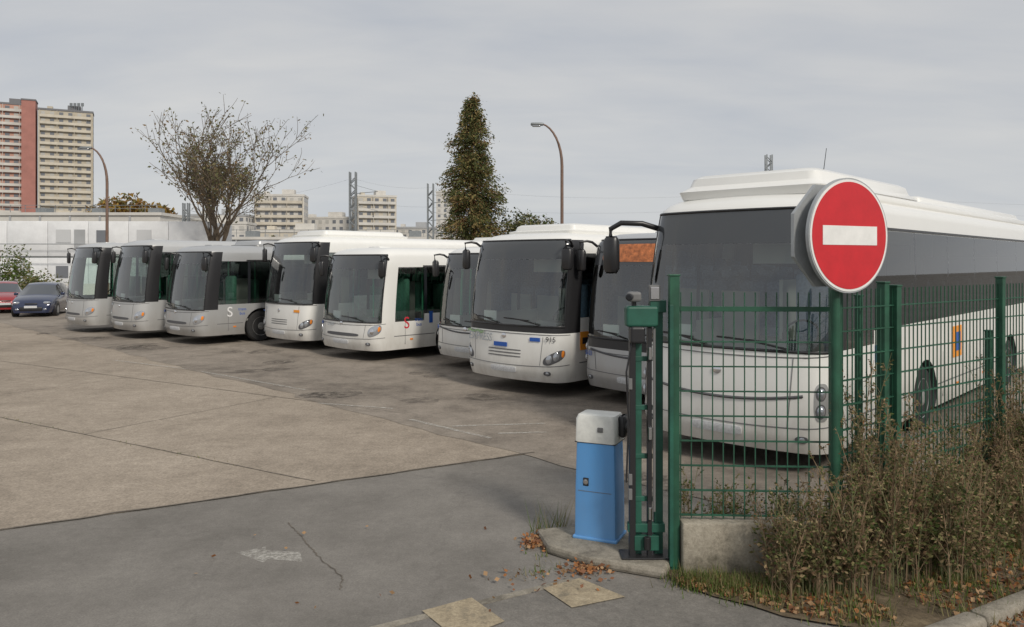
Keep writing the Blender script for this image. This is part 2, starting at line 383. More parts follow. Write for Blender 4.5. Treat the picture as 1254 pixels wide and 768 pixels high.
b9,s9,_=make_bus('coach',-3.45,8.6,H=3.36,W=2.55,L=12.8,zw0=1.45,zw1=3.14,zs0=1.62,zs1=2.90,body=WHITE,light=2,wheel=3.9,disp=.42,ac=(.7,3.9,.32),mirror=None,rails=False,rake=.34,wl=1.6,acw=2.0)
def lab(bus,surf,body,size,s,z,mat,shear=0):
    p=surf(s,z,.02); p1=surf(s+.05,z,.02); p0=surf(s-.05,z,.02); an=math.atan2(p1.y-p0.y,p1.x-p0.x)
    text('marking',body,size,tuple(p),(rad(90),0,an),mat,bus,shear)
def sq(bus,loc,d,mat,name='sticker',rz=0):
    m=MB(); m.box((0,0,0),d,mat); o=m.obj(name,bus,None); o.location=loc; o.rotation_euler=(0,0,rz)
BRN=simple('pale_green_lettering',(.30,.45,.25),.5); GRYL=simple('grey_lettering',(.40,.43,.46),.5)
lab(b7,s7,'EXPRESS',.21,-.42,.97,GRYL,.2); lab(b7,s7,'915',.13,.66,1.03,BLACK); lab(b7,s7,'~~',.5,-.52,1.0,BRN)
p=s7(-.05,.93,.012); sq(b7,tuple(p),(.34,.012,.08),BLUE)
lab(b6,s6,'5143',.13,-.7,.9,BLUE); lab(b4,s4,'4102',.10,-.5,1.12,GRYL); lab(b4,s4,'~ ~',.26,-.65,.98,BLUE)
lab(b5,s5,'LE BUS',.12,-.3,.85,GRYL); lab(b8,s8,'5103',.12,-.65,.83,BLUE)
for bb,sf,s_,z_,mt in((b5,s5,-.68,.90,BLUE),(b3,s3,-.7,.95,BLUE),(b4,s4,.5,1.1,ORANGE),(b1,s1,-.5,1.08,GRYL),(b2,s2,-.5,1.08,GRYL),(b6,s6,.5,.86,BLUE),(b7,s7,.45,1.06,BLUE)):
    p=sf(s_,z_,.012); q0=sf(s_-.05,z_);q1=sf(s_+.05,z_); sq(bb,tuple(p),(.22,.010,.07),mt,'sticker',math.atan2(q1.y-q0.y,q1.x-q0.x))
for bb,zz_ in((b5,.95),(b3,.98)):
    text('logo','S',.42,(1.252,1.15,zz_-.15),SX,REDS if bb==b5 else WHT,bb)
    text('logo','trans\nbus',.13,(1.252,1.55,zz_+.02),SX,BLUE,bb)
for bb in(b3,b4): sq(bb,(1.252,2.95,1.0),(.012,.28,.26),ORANGE)
sq(b7,(1.252,.92,1.02),(.012,.30,.34),ORANGE); sq(b5,(1.252,1.95,1.05),(.012,.12,.3),BLUE)
sq(b7,(1.259,.92,1.02),(.012,.18,.12),BLACK)
sq(b9,(1.277,2.2,1.32),(.012,.9,.22),BLUE); text('lettering','eurotour',.17,(1.286,2.2,1.26),SX,WHT,b9)
sq(b9,(1.277,5.6,1.20),(.012,.5,.5),ORANGE,'emblem'); sq(b9,(1.283,5.6,1.20),(.012,.3,.3),BLUE,'emblem')
mb=MB()
for g,dx in((-1,.50),(1,.30)):
    p=s9(g*.9,2.95,0)
    pts=[p,p+Vector((g*.12,-.25,.07)),p+Vector((g*dx*.7,-.42,.08)),p+Vector((g*dx,-.46,.0)),p+Vector((g*dx,-.46,-.12))]
    mb.tube(pts,.04,.035,BLACK,10)
    mb.rbox(tuple(p+Vector((g*dx,-.44,-.36))),(.26,.16,.52),.07,BLACK,None,1,g*.3)
mb.obj('mirrors',b9,40)
mb=MB()
mb.rbox((0,8.5,3.44),(1.95,7.6,.22),.09,WHITE,None,.95)
for g in(1,-1): mb.rbox((g*1.02,7.0,3.34),(.14,10.5,.14),.05,WHITE)
mb.tube([(.7,1.5,3.5),(.72,1.6,3.98)],.006,.004,BLACK,5)
mb.obj('roof_fairing',b9,40)

# ------------------------------------------------------------------ ground
ASPH=groundmat('asphalt',(.205,.191,.172),(.160,.149,.133),(.250,.234,.210),.22,.24,crack=.08,speck_scale=60)
ASPHD=groundmat('old_dark_asphalt',(.255,.221,.184),(.155,.133,.111),(.33,.287,.241),.30,.26,speck_scale=45,crack=.12)
CONC=groundmat('aggregate_concrete',(.325,.275,.22),(.245,.206,.163),(.385,.328,.265),.25,.34,speck_scale=32,crack=.05)
SOIL=groundmat('soil',(.13,.10,.065),(.07,.055,.035),(.19,.15,.095),1.2,.4,speck_scale=40)
KERB=groundmat('kerb_concrete',(.27,.245,.20),(.15,.135,.11),(.34,.31,.26),1.5,.25,speck_scale=60)
YEL=groundmat('worn_yellow_concrete',(.35,.29,.20),(.22,.19,.14),(.42,.355,.25),1.8,.3,speck_scale=50)
JOINT=simple('joint_tar',(.16,.137,.11),.9,0,.5,9)
def wornpaint(n,c,th,mx=.6,sc_=14):
    m=bpy.data.materials.new(n); m.use_nodes=True; nt=m.node_tree; b=nt.nodes['Principled BSDF']
    b.inputs['Base Color'].default_value=(*c,1); b.inputs['Roughness'].default_value=.8
    tc=nt.nodes.new('ShaderNodeTexCoord'); no=nt.nodes.new('ShaderNodeTexNoise'); no.inputs['Scale'].default_value=sc_; no.inputs['Detail'].default_value=8; no.inputs['Roughness'].default_value=.75
    nt.links.new(tc.outputs['Object'],no.inputs['Vector'])
    mr=nt.nodes.new('ShaderNodeMapRange'); mr.inputs['From Min'].default_value=th-.12; mr.inputs['From Max'].default_value=th+.12; mr.inputs['To Max'].default_value=mx
    nt.links.new(no.outputs['Fac'],mr.inputs['Value']); nt.links.new(mr.outputs[0],b.inputs['Alpha']); return m
WP=wornpaint('worn_white_paint',(.55,.53,.48),.50,.75)
STAIN=wornpaint('oil_stain',(.055,.048,.042),.54,.5,5)
def sheet(name,poly,z,mat):
    m=MB(); m.add([(x,y,z) for x,y in poly],[tuple(range(len(poly)))],mat); return m.obj(name,None,None)
sheet('ground',[(-900,-300),(900,-300),(900,1500),(-900,1500)],0,ASPH)
def ab(a,b): return (ROW.x*a+DEP.x*b, ROW.y*a+DEP.y*b)
sheet('concrete_yard',[(.45,10.2),ab(-14,8.2),ab(-40,9.6),ab(-60,9.6),(-80,30),(-80,-30),(-39.4,-12.8)],.004,CONC)
def jag(a0,a1,b0,b1,amp,n):
    return [ab(a0+(a1-a0)*k/n, b0+(b1-b0)*k/n+R.uniform(-amp,amp)) for k in range(n+1)]
sheet('bus_parking_asphalt',jag(-60,-13,9.4,7.7,.10,60)+jag(-12.7,-6.1,7.6,7.3,.06,14)+[ab(12,7.4),ab(12,32),ab(-60,32)],.008,ASPHD)
sm=MB()
for aa,bb_ in((-30,9.2),(-26.6,9.4),(-23.6,9.5),(-20,11),(-16.8,10.7),(-13,11.6),(-10.2,10.0),(-12,9),(-7.4,10.2),(-16,9.3),(-5,8.4)):
    for k in range(2):
        cx,cy=ab(aa+R.uniform(-.6,.6),bb_-R.uniform(0,1.4)); rr_=R.uniform(.25,.7); sm.add([(cx+rr_*R.uniform(.7,1.2)*math.cos(t*.524),cy+rr_*R.uniform(.7,1.2)*math.sin(t*.524),.0125+.0012*k) for t in range(12)],[tuple(range(12))],STAIN)
sm.obj('oil_stains',None,None,False)
jm=MB()
def strip(m,p,q,w,z,mat,wob=.0,n=1):
    P0=Vector(p);Q=Vector(q); d=(Q-P0); nn=Vector((-d.y,d.x)).normalized(); pts=[]
    for k in range(n+1): pts.append(P0+d*k/n+nn*R.uniform(-wob,wob))
    for k in range(n):
        A,B=pts[k],pts[k+1]; w0=w*R.uniform(.6,1.2) if wob else w
        m.quad((*(A-nn*w0/2),z),(*(B-nn*w0/2),z),(*(B+nn*w0/2),z),(*(A+nn*w0/2),z),mat)
e1=Vector((.856,-.518)); e2=Vector((.518,.856))
base=Vector((-2.24,8.8))
for k in range(-1,2):
    o=base+e2*k*3.6
    strip(jm,o-e1*(30) ,o+e1*(0 if k==0 else (-6.5 if k<0 else -1.6)),.020,.0085,JOINT,.008,120)
for k in range(1,9):
    o=base-e1*k*4.6; strip(jm,o-e2*(.0 if k<3 else 4),o+e2*3.6,.013,.0085,JOINT,.008,24)
strip(jm,(-39.4,-12.8),(.30,10.12),.03,.0125,JOINT,.02,160)
jm.obj('expansion_joints',None,None,False)
cm=MB()
pl=[(-2.14,7.42),(-1.95,7.1),(-1.75,6.75),(-1.6,6.5),(-1.35,6.15),(-1.3,5.9)]
for i in range(len(pl)-1): strip(cm,pl[i],pl[i+1],.011,.005,JOINT,.012,10)
cm.obj('asphalt_cracks',None,None,False)
mk=MB(); mk.add([(-2.36,6.64,.005),(-2.15,6.78,.005),(-2.13,6.70,.005),(-1.82,6.66,.005),(-1.74,6.44,.005),(-2.05,6.50,.005),(-2.06,6.42,.005)],[(0,6,5,4,3,2,1)],WP); mk.obj('painted_arrow',None,None,False)
mk=MB(); Z=.015
for p,q in(((-1.6,12.2),(-.3,10.9)),((-3.4,13.6),(-2.0,13.1)),((-.9,11.7),(.5,11.9)),((-.2,11.2),(.5,11.3)),((-7,17.5),(-4,15.0)),((-10,19.5),(-7.5,17.9))): strip(mk,p,q,.08,Z,WP)
mk.obj('painted_bay_lines',None,None,False)
tp=MB(); tp.prism([(-1.12,5.20),(.47,6.10),(.50,6.04),(-1.09,5.13)],.0,.010,KERB); tp.obj('channel_edging',None,None)
sheet('paving_patch',[(.236,5.9),(.53,6.09),(.84,5.75),(.43,5.57)],.014,YEL)
sheet('paving_patch',[(-.64,5.52),(-.30,5.74),(-.05,5.36),(-.36,5.1)],.014,YEL)
sheet('pavement',[(-1.09,5.13),(.50,6.04),(1.2,6.0),(2.1,5.3),(2.9,5.05),(1.8,4.6),(-2,4.4)],.006,groundmat('pavement_asphalt',(.19,.177,.158),(.145,.136,.123),(.23,.214,.193),.9,.28,speck_scale=70,crack=.1))
sheet('verge_soil',[(1.2,6.5),(1.25,6.05),(1.35,5.9),(1.5,5.74),(1.72,5.6),(1.9,5.42),(2.2,5.30),(2.5,5.20),(2.80,5.10),(3.25,5.30),(4.3,5.90),(10,9.08),(14,14),(9,11.5),(5,8.6),(2.6,7.2)],.02,SOIL)
kb=MB()
p0=Vector((2.32,4.83)); d=Vector((.874,.485)); nn=Vector((-.485,.874))
for k in range(12):
    c=p0+d*(k*1.0+.5); kb.rbox((c.x,c.y,.0),(.985,.15,.18),.03,KERB,None,1,math.atan2(d.y,d.x))
kb.obj('kerb')
ib=MB(); ib.loft([[(x,y,z) for x,y in [(.22,7.02),(.30,6.62),(.62,6.33),(1.2,6.07),(1.3,6.3),(1.3,6.95),(1.05,7.25)]] for z in(0,.085)],KERB); ib.obj('concrete_island',None,None,bevel=.03)

# ------------------------------------------------------------------ fence, gate, barrier, sign
GRN=simple('fence_green',(.018,.088,.050),.5,0,.4,5); GRN2=simple('gate_green',(.018,.10,.068),.5,0,.35,5)
def bx(m,p,q,w,z0,z1,mat):
    P0=Vector(p);Q=Vector(q);c=(P0+Q)/2;d=Q-P0; m.box((c.x,c.y,(z0+z1)/2),(d.length,w,z1-z0),mat,math.atan2(d.y,d.x))
def panel(p,q,z0,z1,pitch=.085,spike=.15):
    m=MB(); P0=Vector(p);Q=Vector(q);L=(Q-P0).length; n=int(L/pitch); d=(Q-P0)/L; nn=Vector((-d.y,d.x)); an=math.atan2(d.y,d.x)
    for k in range(n+1):
        c=P0+d*(L-n*pitch)/2+d*k*pitch; m.box((c.x,c.y,(z0+z1+spike)/2),(.0085,.0085,z1+spike-z0),GRN,an)
    z=z0+.03
    while z<z1+.02:
        for s in(-.010,.010):
            m.box((((P0+Q)/2+nn*s).x,((P0+Q)/2+nn*s).y,z),(L,.009,.009),GRN,an)
        z+=.2 if z<z1-.3 else max(.1,z1-z) 
    return m
def fpost(m,x,y,h,w=.07,an=0,mat=None): 
    m.box((x,y,h/2),(w,w,h),mat or GRN,an); m.box((x,y,h+.008),(w+.012,w+.012,.016),mat or GRN,an)
A=(1.36,6.28); B=(2.56,6.22)
root=empty('mesh_fence')
m=panel(A,B,.42,2.10,.085); bx(m,A,B,.03,2.10,2.135,GRN); m.obj('panel',root,None)
m=MB(); fpost(m,2.60,6.24,2.33,.08); fpost(m,1.31,6.28,2.38,.08); m.obj('posts',root,None,bevel=.004)
C=(3.22,6.67);D=(4.92,7.86);E=(8.2,10.16); F=(11.5,12.5)
for p,q in(((2.66,6.28),C),(C,D),(D,E),(E,F)): panel(p,q,.1,2.12,.070).obj('panel',root,None)
m=MB(); an=math.atan2(.7,1)
fpost(m,3.2,6.69,2.31,.075,an); fpost(m,3.33,6.74,2.28,.075,an); fpost(m,2.95,6.6,2.2,.05,an)
fpost(m,4.95,7.86,2.33,.07,an); fpost(m,8.2,10.16,2.33,.07,an); fpost(m,5.1,8.3,1.75,.06,an)
m.obj('posts',root,None,bevel=.004)
PLN=groundmat('stained_concrete',(.30,.27,.215),(.13,.118,.088),(.38,.345,.28),2.2,.25,speck_scale=50)
pb=MB(); pb.rbox((1.97,6.28,.2),(1.22,.2,.42),.02,PLN); pb.obj('concrete_plinth')
g=empty('folding_gate')
m=MB()
for x,mat,w in((1.205,GRN2,.07),(1.125,BLACK,.035),(.985,BLACK,.05),(1.04,GRN2,.05)):
    m.box((x,6.36 if mat==BLACK else 6.40,1.02 if mat==BLACK else 1.08),(w,.06,1.88 if mat==BLACK else 2.0),mat)
m.box((1.20,6.40,2.13),(.13,.09,.10),GRN2); m.rbox((1.06,6.37,2.05),(.26,.14,.17),.02,GRN2)
m.rbox((1.02,6.34,1.90),(.12,.12,.14),.02,BLACK)
m.box((1.10,6.37,.32),(.30,.07,.07),GRN2); m.box((1.10,6.37,.20),(.20,.09,.12),GRN2); m.box((1.10,6.37,.085),(.42,.20,.03),BLACK)
for z in(.55,.9,1.3,1.7): m.box((1.08,6.38,z),(.15,.03,.04),GRN2)
for z in(.45,1.1,1.75): m.tube([(1.125,6.31,z-.05),(1.125,6.31,z+.05)],.018,.018,CHROME,8)
m.tube([(1.10,6.30,.16),(1.10,6.30,.26)],.03,.03,BLACK,10)
for z in(.6,.72,1.5): m.box((.965,6.33,z),(.03,.03,.09),GREYT)
m.box((1.165,6.35,1.2),(.02,.012,1.5),GREYT)
m.rbox((1.0,6.36,2.21),(.11,.12,.08),.02,GREYT); m.lathe([(.03,0),(.03,.05),(.02,.055)],BLKGL,12,Matrix.Translation((.96,6.30,2.21))@Matrix.Rotation(rad(-110),4,'Z'))
m.tube([(1.0,6.36,2.12),(1.0,6.36,2.2)],.02,.02,BLACK,8)
m.box((1.17,6.37,2.24),(.09,.05,.13),GREYT); m.box((1.17,6.34,2.24),(.07,.012,.10),CHROME)
m.box((1.28,6.23,1.1),(.03,.03,2.1),GRN2)
m.tube([(1.0,6.33,1.95),(.93,6.31,1.6),(.95,6.32,1.2),(.93,6.31,.7)],.009,.009,BLACK,5)
m.obj('gate_leaf_and_drive',g,None,bevel=.003)
BB=paint('barrier_blue',(.10,.36,.76),0,.42,.35); BW=simple('barrier_white',(.74,.74,.69),.45,0,.25,5)
g=empty('barrier_housing',(.775,6.84,.085),rad(-24))
m=MB()
def rl(hx,hy,z,r=.03):
    pts=[]
    for cx,cy,a0 in((1,1,0),(-1,1,90),(-1,-1,180),(1,-1,270)):
        for a in(0,45,90): pts.append((cx*(hx-r)+r*math.cos(rad(a0+a)),cy*(hy-r)+r*math.sin(rad(a0+a)),z))
    return pts
m.loft([rl(.19,.15,0),rl(.185,.148,.45),rl(.175,.14,.84)],BB)
m.loft([rl(.183,.148,.842),rl(.18,.146,1.04),rl(.165,.13,1.075),rl(.12,.10,1.08)],BW)
m.box((0,0,.84),(.366,.29,.008),BLACK)
m.box((0,-.1505,.42),(.30,.002,.004),GREYT)
m.lathe([(.022,0),(.022,.012),(.01,.014)],CHROME,14,Matrix.Translation((-.08,-.144,.5))@Matrix.Rotation(rad(-90),4,'Z'))
m.rbox((-.08,-.147,.5),(.05,.012,.07),.005,BLACK)
m.rbox((.05,-.152,.96),(.05,.012,.04),.005,GREYT)
m.rbox((.21,.02,.98),(.07,.14,.19),.025,BLACK)
m.lathe([(.06,0),(.06,.05)],BLACK,16,Matrix.Translation((.24,.02,.98)))
m.rbox((0,0,.01),(.40,.32,.03),.01,BB)
m.obj('housing',g,40)
RED=simple('sign_red',(.58,.02,.028),.4,0,.12,6); SBK=simple('sign_back_grey',(.42,.44,.45),.4,.3,.15,8); SWH=simple('sign_white',(.80,.80,.78),.4,0,.1,9)
g=empty('no_entry_sign',(2.56,6.02,2.70),0); g.rotation_euler=(0,0,rad(-63.5+90+1))
m=MB()
Mx=Matrix.Rotation(rad(-90),4,'Z')
def disc(m,r0,yv,th,mat,n=72): m.lathe([(r0,0),(r0,th)],mat,n,Matrix.Translation((.05,yv,0))@Mx)
disc(m,.447,.0,.03,SBK); disc(m,.435,-.030,.004,SWH); disc(m,.416,-.034,.003,RED)
m.box((.05,-.0385,0),(.61,.003,.148),SWH)
m.box((0,.03,.2),(.5,.03,.04),SBK); m.box((0,.03,-.2),(.5,.03,.04),SBK)
m.obj('disc',g,40)
m=MB()
oc=[(.43*math.cos(rad(22.5+45*k)),.43*math.sin(rad(22.5+45*k))) for k in range(8)]
m.loft([[(x-.01,.10,z) for x,z in oc],[(x-.01,.13,z) for x,z in oc]],SBK); m.obj('second_plate',g,None)
m=MB(); m.tube([(0,.06,-2.70),(0,.06,.35)],.035,.035,GRN,14); m.obj('pole',g,40)

# ------------------------------------------------------------------ vegetation
LG=[leafmat('leaf_green',(.10,.135,.04)),leafmat('leaf_olive',(.175,.165,.07)),leafmat('leaf_straw',(.34,.26,.145)),leafmat('leaf_brown',(.24,.155,.09)),leafmat('leaf_dark',(.05,.065,.025))]
STEM=simple('dry_stem',(.26,.18,.11),.8); STEMG=simple('green_stem',(.16,.17,.08),.8)
def leaf(m,p,sz,mat,d=None,asp=.45):
    d=d or Vector((R.gauss(0,1),R.gauss(0,1),R.gauss(0,.8))); d=d.normalized()
    s=d.cross(Vector((R.gauss(0,1),R.gauss(0,1),R.gauss(0,1))))
    if s.length<1e-3: s=Vector((1,0,0))
    s.normalize(); a=p; b=p+d*sz*.5+s*sz*asp*.5; c=p+d*sz; e=p+d*sz*.5-s*sz*asp*.5
    m.add([a,b,c,e],[(0,1,2,3)],mat)
def weedplant(m,x,y,h,n,green):
    for k in range(n):
        an=R.uniform(0,2*math.pi); lean=R.uniform(.02,.30); hh=h*R.uniform(.6,1.05)
        b=Vector((x+R.gauss(0,.05),y+R.gauss(0,.05),.02)); pts=[]
        for q in range(6):
            t=q/5; pts.append(b+Vector((math.cos(an)*lean*t*t*hh,math.sin(an)*lean*t*t*hh,hh*t)))
        m.tube(pts,.005,.002,STEM if R.random()>green else STEMG,3,False)
        w=[green*1.0,green*1.1,.55-.2*green,.5-.25*green,green*.3]
        for q in range(int(24*hh)):
            t=R.uniform(.10,.99); i=min(4,int(t*5)); f=t*5-i; p=pts[i].lerp(pts[i+1],f)
            a2=R.uniform(0,6.28); ln=(.20*(1.1-t)+.035)*R.uniform(.5,1.1); e=p+Vector((math.cos(a2)*ln*.65,math.sin(a2)*ln*.65,ln*.95))
            m.tube([p,e],.0017,.001,STEM,3,False)
            for z in range(6):
                pp=p.lerp(e,R.uniform(.25,1.05)); leaf(m,pp,R.uniform(.017,.042)*(1.25 if t<.55 else .8),R.choices(LG,w)[0],Vector((math.cos(a2)+R.gauss(0,.6),math.sin(a2)+R.gauss(0,.6),R.uniform(-.4,.8))),.52)
weeds=empty('roadside_weeds')
m=MB()
fd=Vector((.82,.573)); fn=Vector((.573,-.82))
for k in range(255):
    t=R.uniform(-.6,5.4); o=R.uniform(-.15,.72)*(1 if t>.3 else .6)
    p=Vector((2.6,6.15))+fd*t+fn*o
    if t<0: p=Vector((2.6+t,6.05-R.uniform(0,.35)))
    clump=.98+.22*math.sin(t*2.3+1)+.12*math.sin(t*5.1)
    h=R.uniform(.65,1.45)*(1.0-.30*max(0,o)) * (.72 if t<0 else 1)*clump
    weedplant(m,p.x,p.y,h,R.randint(2,5),R.choice([.15,.3,.45,.65,.9]))
for k in range(16): weedplant(m,R.uniform(1.5,2.4),R.uniform(6.5,6.75),R.uniform(.4,.75),3,.9)
m.obj('weeds',weeds,None,False)
GR=[leafmat('grass_green',(.095,.15,.03)),leafmat('grass_yellow',(.24,.21,.10))]
m=MB()
def tuft(x,y,n,h,sp=.06,z=.01):
    for q in range(n):
        bx_=x+R.gauss(0,sp);by=y+R.gauss(0,sp); an=R.uniform(0,6.28); hh=h*R.uniform(.4,1); w=.004
        c,s=math.cos(an),math.sin(an); l=R.uniform(.2,.8)*hh
        m.add([(bx_-s*w,by+c*w,z),(bx_+s*w,by-c*w,z),(bx_+c*l,by+s*l,z+hh)],[(0,1,2)],R.choice(GR))
for k in range(420):
    t=R.uniform(-1.35,6); o=R.uniform(.0,1.10)
    p=Vector((2.6,6.1))+fd*t+fn*o if t>0 else Vector((2.6+t,6.05-R.uniform(0,.62)*(1.45+t)))
    tuft(p.x,p.y,26,.13,.08)
for x,y in((.45,6.98),(.25,6.5),(.33,6.3),(.2,6.2),(.15,6.15),(.3,7.05)): tuft(x,y,16,.07)
for x,y in((.35,7.1),(.45,7.2),(.22,7.1)): tuft(x,y,18,.34,.04)
for k in range(60):
    o=base-e1*R.uniform(0,22); tuft(o.x,o.y,5,.03,.05)
m.obj('grass_tufts',None,None,False)
DL=[leafmat('dead_leaf_orange',(.32,.14,.055),.1),leafmat('dead_leaf_brown',(.21,.10,.055),.1),leafmat('dead_leaf_tan',(.38,.24,.13),.1)]
m=MB()
def litter(n,fx):
    for q in range(n):
        x,y=fx(); p=Vector((x,y,R.uniform(.016,.045))); leaf(m,p,R.uniform(.025,.06),R.choice(DL),Vector((R.gauss(0,1),R.gauss(0,1),R.gauss(0,.3))),.7)
def f1():
    t=R.uniform(-1.35,4.8)
    if t<0: return 2.65+t, 6.05-R.random()**.7*.72*min(1,(1.5+t))
    o=R.uniform(.35,1.15); return tuple(Vector((2.6,6.1))+fd*t+fn*o)
litter(3600,f1)
litter(240,lambda:(R.gauss(.25,.08),R.gauss(6.85,.08))); litter(140,lambda:(R.gauss(.6,.1),R.gauss(6.25,.06)))
litter(60,lambda:(R.gauss(.3,.25),R.gauss(6.1,.12)))
litter(14,lambda:(R.uniform(-3,1),R.uniform(5.3,8)))
litter(500,lambda:(lambda t:(2.68+.874*t+R.gauss(0,.06),4.87+.485*t+R.gauss(0,.08)))(R.uniform(0,4)))
m.obj('fallen_leaves',None,None,False)

BARK=simple('bark_grey_brown',(.16,.125,.09),.9,0,.4,3,bump=.5); BARKO=simple('bark_orange',(.22,.10,.05),.9,0,.4,3,bump=.5)
def broad_tree(name,x,y,h,rad_,leafn,mats,lsz,trunk=.16,seed=1,stems=4,maxlv=5,first=.17):
    r=random.Random(seed); root=empty(name,(x,y,0)); m=MB(); tips=[]
    def grow(p,d,L,rd,lv,up):
        pts=[p]; q=p
        for k in range(4):
            d=(d+Vector((r.gauss(0,.09),r.gauss(0,.09),up))).normalized(); q=q+d*L/4; pts.append(q)
        m.tube(pts,rd,rd*.62,BARK,6 if lv<2 else 3,False)
        if lv>=3: tips.append(pts)
        if lv>=maxlv: return
        n=3 if lv<3 else r.choice([2,3,3]); n=stems if lv==0 else n
        a0=r.uniform(0,6.28)
        for k in range(n):
            an=a0+2*math.pi*k/n+r.gauss(0,.3); tilt=r.uniform(.22,.62) if lv>0 else r.uniform(.18,.55)
            pr=d.cross(Vector((1,0,0)) if abs(d.x)<.9 else Vector((0,1,0))).normalized(); pr=Matrix.Rotation(an,3,d)@pr
            nd=Matrix.Rotation(tilt,3,pr)@d
            st=pts[-1] if (k==0 or lv==0) else pts[r.choice([2,3,4])]
            grow(st,nd,L*r.uniform(.66,.92)*(1.5 if lv==0 else 1),max(.014,rd*.58),lv+1,.06)
    grow(Vector((0,0,0)),Vector((0,0,1)),h*first,trunk,0,0)
    allp=[p for pts in tips for p in pts]; zm=max(p.z for p in allp)
    cxm=sum(p.x for p in allp)/len(allp); cym=sum(p.y for p in allp)/len(allp)
    rs=sorted(math.hypot(p.x-cxm,p.y-cym) for p in allp)[int(len(allp)*.96)]
    sz=h/zm; sr=rad_/rs
    def T(p):
        k=min(1,p[2]/zm*2); return Vector(((p[0]-cxm*k)*sr,(p[1]-cym*k)*sr,p[2]*sz))
    m.v=[tuple(T(p)) for p in m.v]; m.obj('trunk_and_branches',root,60)
    m=MB()
    for k in range(leafn):
        pts=r.choice(tips); p=T(pts[r.choice([2,3,4,4])])+Vector((r.gauss(0,.16),r.gauss(0,.16),r.gauss(0,.13)-.05))
        leaf(m,p,lsz*r.uniform(.6,1.3),r.choice(mats),Vector((r.gauss(0,1),r.gauss(0,1),r.gauss(-.5,.6))),.5)
    m.obj('foliage',root,None,False); return root
TL=[leafmat('autumn_olive',(.20,.18,.09)),leafmat('autumn_brown',(.24,.17,.095)),leafmat('autumn_green',(.14,.145,.07))]
broad_tree('bare_autumn_tree',-22.4,59,15.0,5.0,5600,TL,.24,.20,21,6,6,.11)
def conifer(name,x,y,h,rb,seed):
    r=random.Random(seed); root=empty(name,(x,y,0)); m=MB()
    m.tube([(0,0,0),(.1,0,h*.3),(0,.05,h*.7),(0,0,h*.97)],.34,.03,BARKO,8)
    f=MB(); mats=[leafmat('conifer_olive',(.14,.15,.055)),leafmat('conifer_dark',(.058,.075,.03)),leafmat('conifer_gold',(.28,.215,.09)),leafmat('conifer_brown',(.21,.13,.065))]
    ph=[r.uniform(0,6.28) for _ in range(6)]
    def prof(z):
        t=z/h
        if t<.14: return rb*(.70+.30*t/.14)
        return rb*(1-((t-.14)/.86)**2.3)**.85
    for k in range(900):
        z=h*(.06+.935*r.random()**.92); an=r.uniform(0,6.28)
        lump=1+.15*math.sin(3*an+ph[0]+z*.9)+.14*math.sin(2*an-z*1.7+ph[1])+.09*math.sin(z*3.1+ph[2])
        ln=max(.35,prof(z)*lump*r.uniform(.72,1.12)); dr=Vector((math.cos(an),math.sin(an),r.uniform(-.05,.35)))
        pts=[Vector((0,0,z))+dr*ln*t+Vector((0,0,-.30*ln*t*t)) for t in(0,.35,.7,1)]
        m.tube(pts,.035,.006,BARKO,3,False)
        cm=r.choices(range(4),[5,2.2,2.4+1.2*(z<h*.5),.9+.8*(z<h*.35)])[0]
        nl=int(16+ln*13)
        for q in range(nl):
            t=r.uniform(.25,1.02)**.8; p=pts[0].lerp(pts[3],t)+Vector((0,0,.06*ln))
            p+=Vector((r.gauss(0,.17),r.gauss(0,.17),r.gauss(-.10,.18)))
            mm=mats[cm] if r.random()<.7 else r.choice(mats[:3])
            leaf(f,p,r.uniform(.14,.30),mm,Vector((dr.x*.6+r.gauss(0,.5),dr.y*.6+r.gauss(0,.5),r.gauss(-.45,.4))),.42)
    m.obj('trunk',root,60); f.obj('foliage',root,None,False)
conifer('conifer_tree',-3.1,60,15.3,2.45,3)
broad_tree('small_tree',1.9,62,6.8,2.4,5200,[LG[0],LG[1],LG[4],TL[0]],.28,.12,9,5,5)
def shrub(name,x,y,rx,ry,rz,n,mats,sz,z0=0):
    m=MB(); r=R; root=empty(name,(x,y,z0))
    cl=[(Vector((r.uniform(-.6,.6)*rx,r.uniform(-.6,.6)*ry,r.uniform(.25,.8)*rz)),r.uniform(.3,.55)) for _ in range(9)]
    for k in range(n):
        c,q=r.choice(cl); d=Vector((r.gauss(0,1),r.gauss(0,1),r.gauss(0,1))).normalized()*r.random()**.4*q
        leaf(m,c+Vector((d.x*rx,d.y*ry,d.z*rz)),sz*r.uniform(.6,1.3),r.choice(mats))
    for k in range(10):
        c,q=r.choice(cl); m.tube([(0,0,0),c*.5,c],.03,.01,BARK,4,False)
    m.obj('foliage',root,None,False)
shrub('shrub',-26.5,44,1.6,1.2,1.7,1500,[LG[0],LG[1],TL[0]],.2)
shrub('shrub',-29.3,45,1.5,1.2,2.8,1800,[LG[0],LG[1],GR[0]],.2)
YL=[leafmat('yellow_leaf',(.34,.22,.05)),leafmat('rust_leaf',(.24,.13,.045)),LG[1]]
for q,(x,y,s) in enumerate(((-74,150,7),(-80,155,6),(-69,149,5))): shrub('yellow_tree',x,y,s*.9,s*.8,s,1500,YL,1.0,8)
m=MB()
for k in range(60):
    x=R.uniform(-110,120); y=R.uniform(175,215); hh=R.uniform(5,9)
    for q in range(70):
        d=Vector((R.gauss(0,1),R.gauss(0,1),R.gauss(0,1))).normalized()*R.random()**.4
        leaf(m,Vector((x+d.x*4.5,y+d.y*3,hh*.55+d.z*hh*.45)),R.uniform(1,2),R.choice([LG[0],LG[4],TL[0],TL[2],LG[1]]),None,.7)
m.obj('distant_trees',None,None,False)

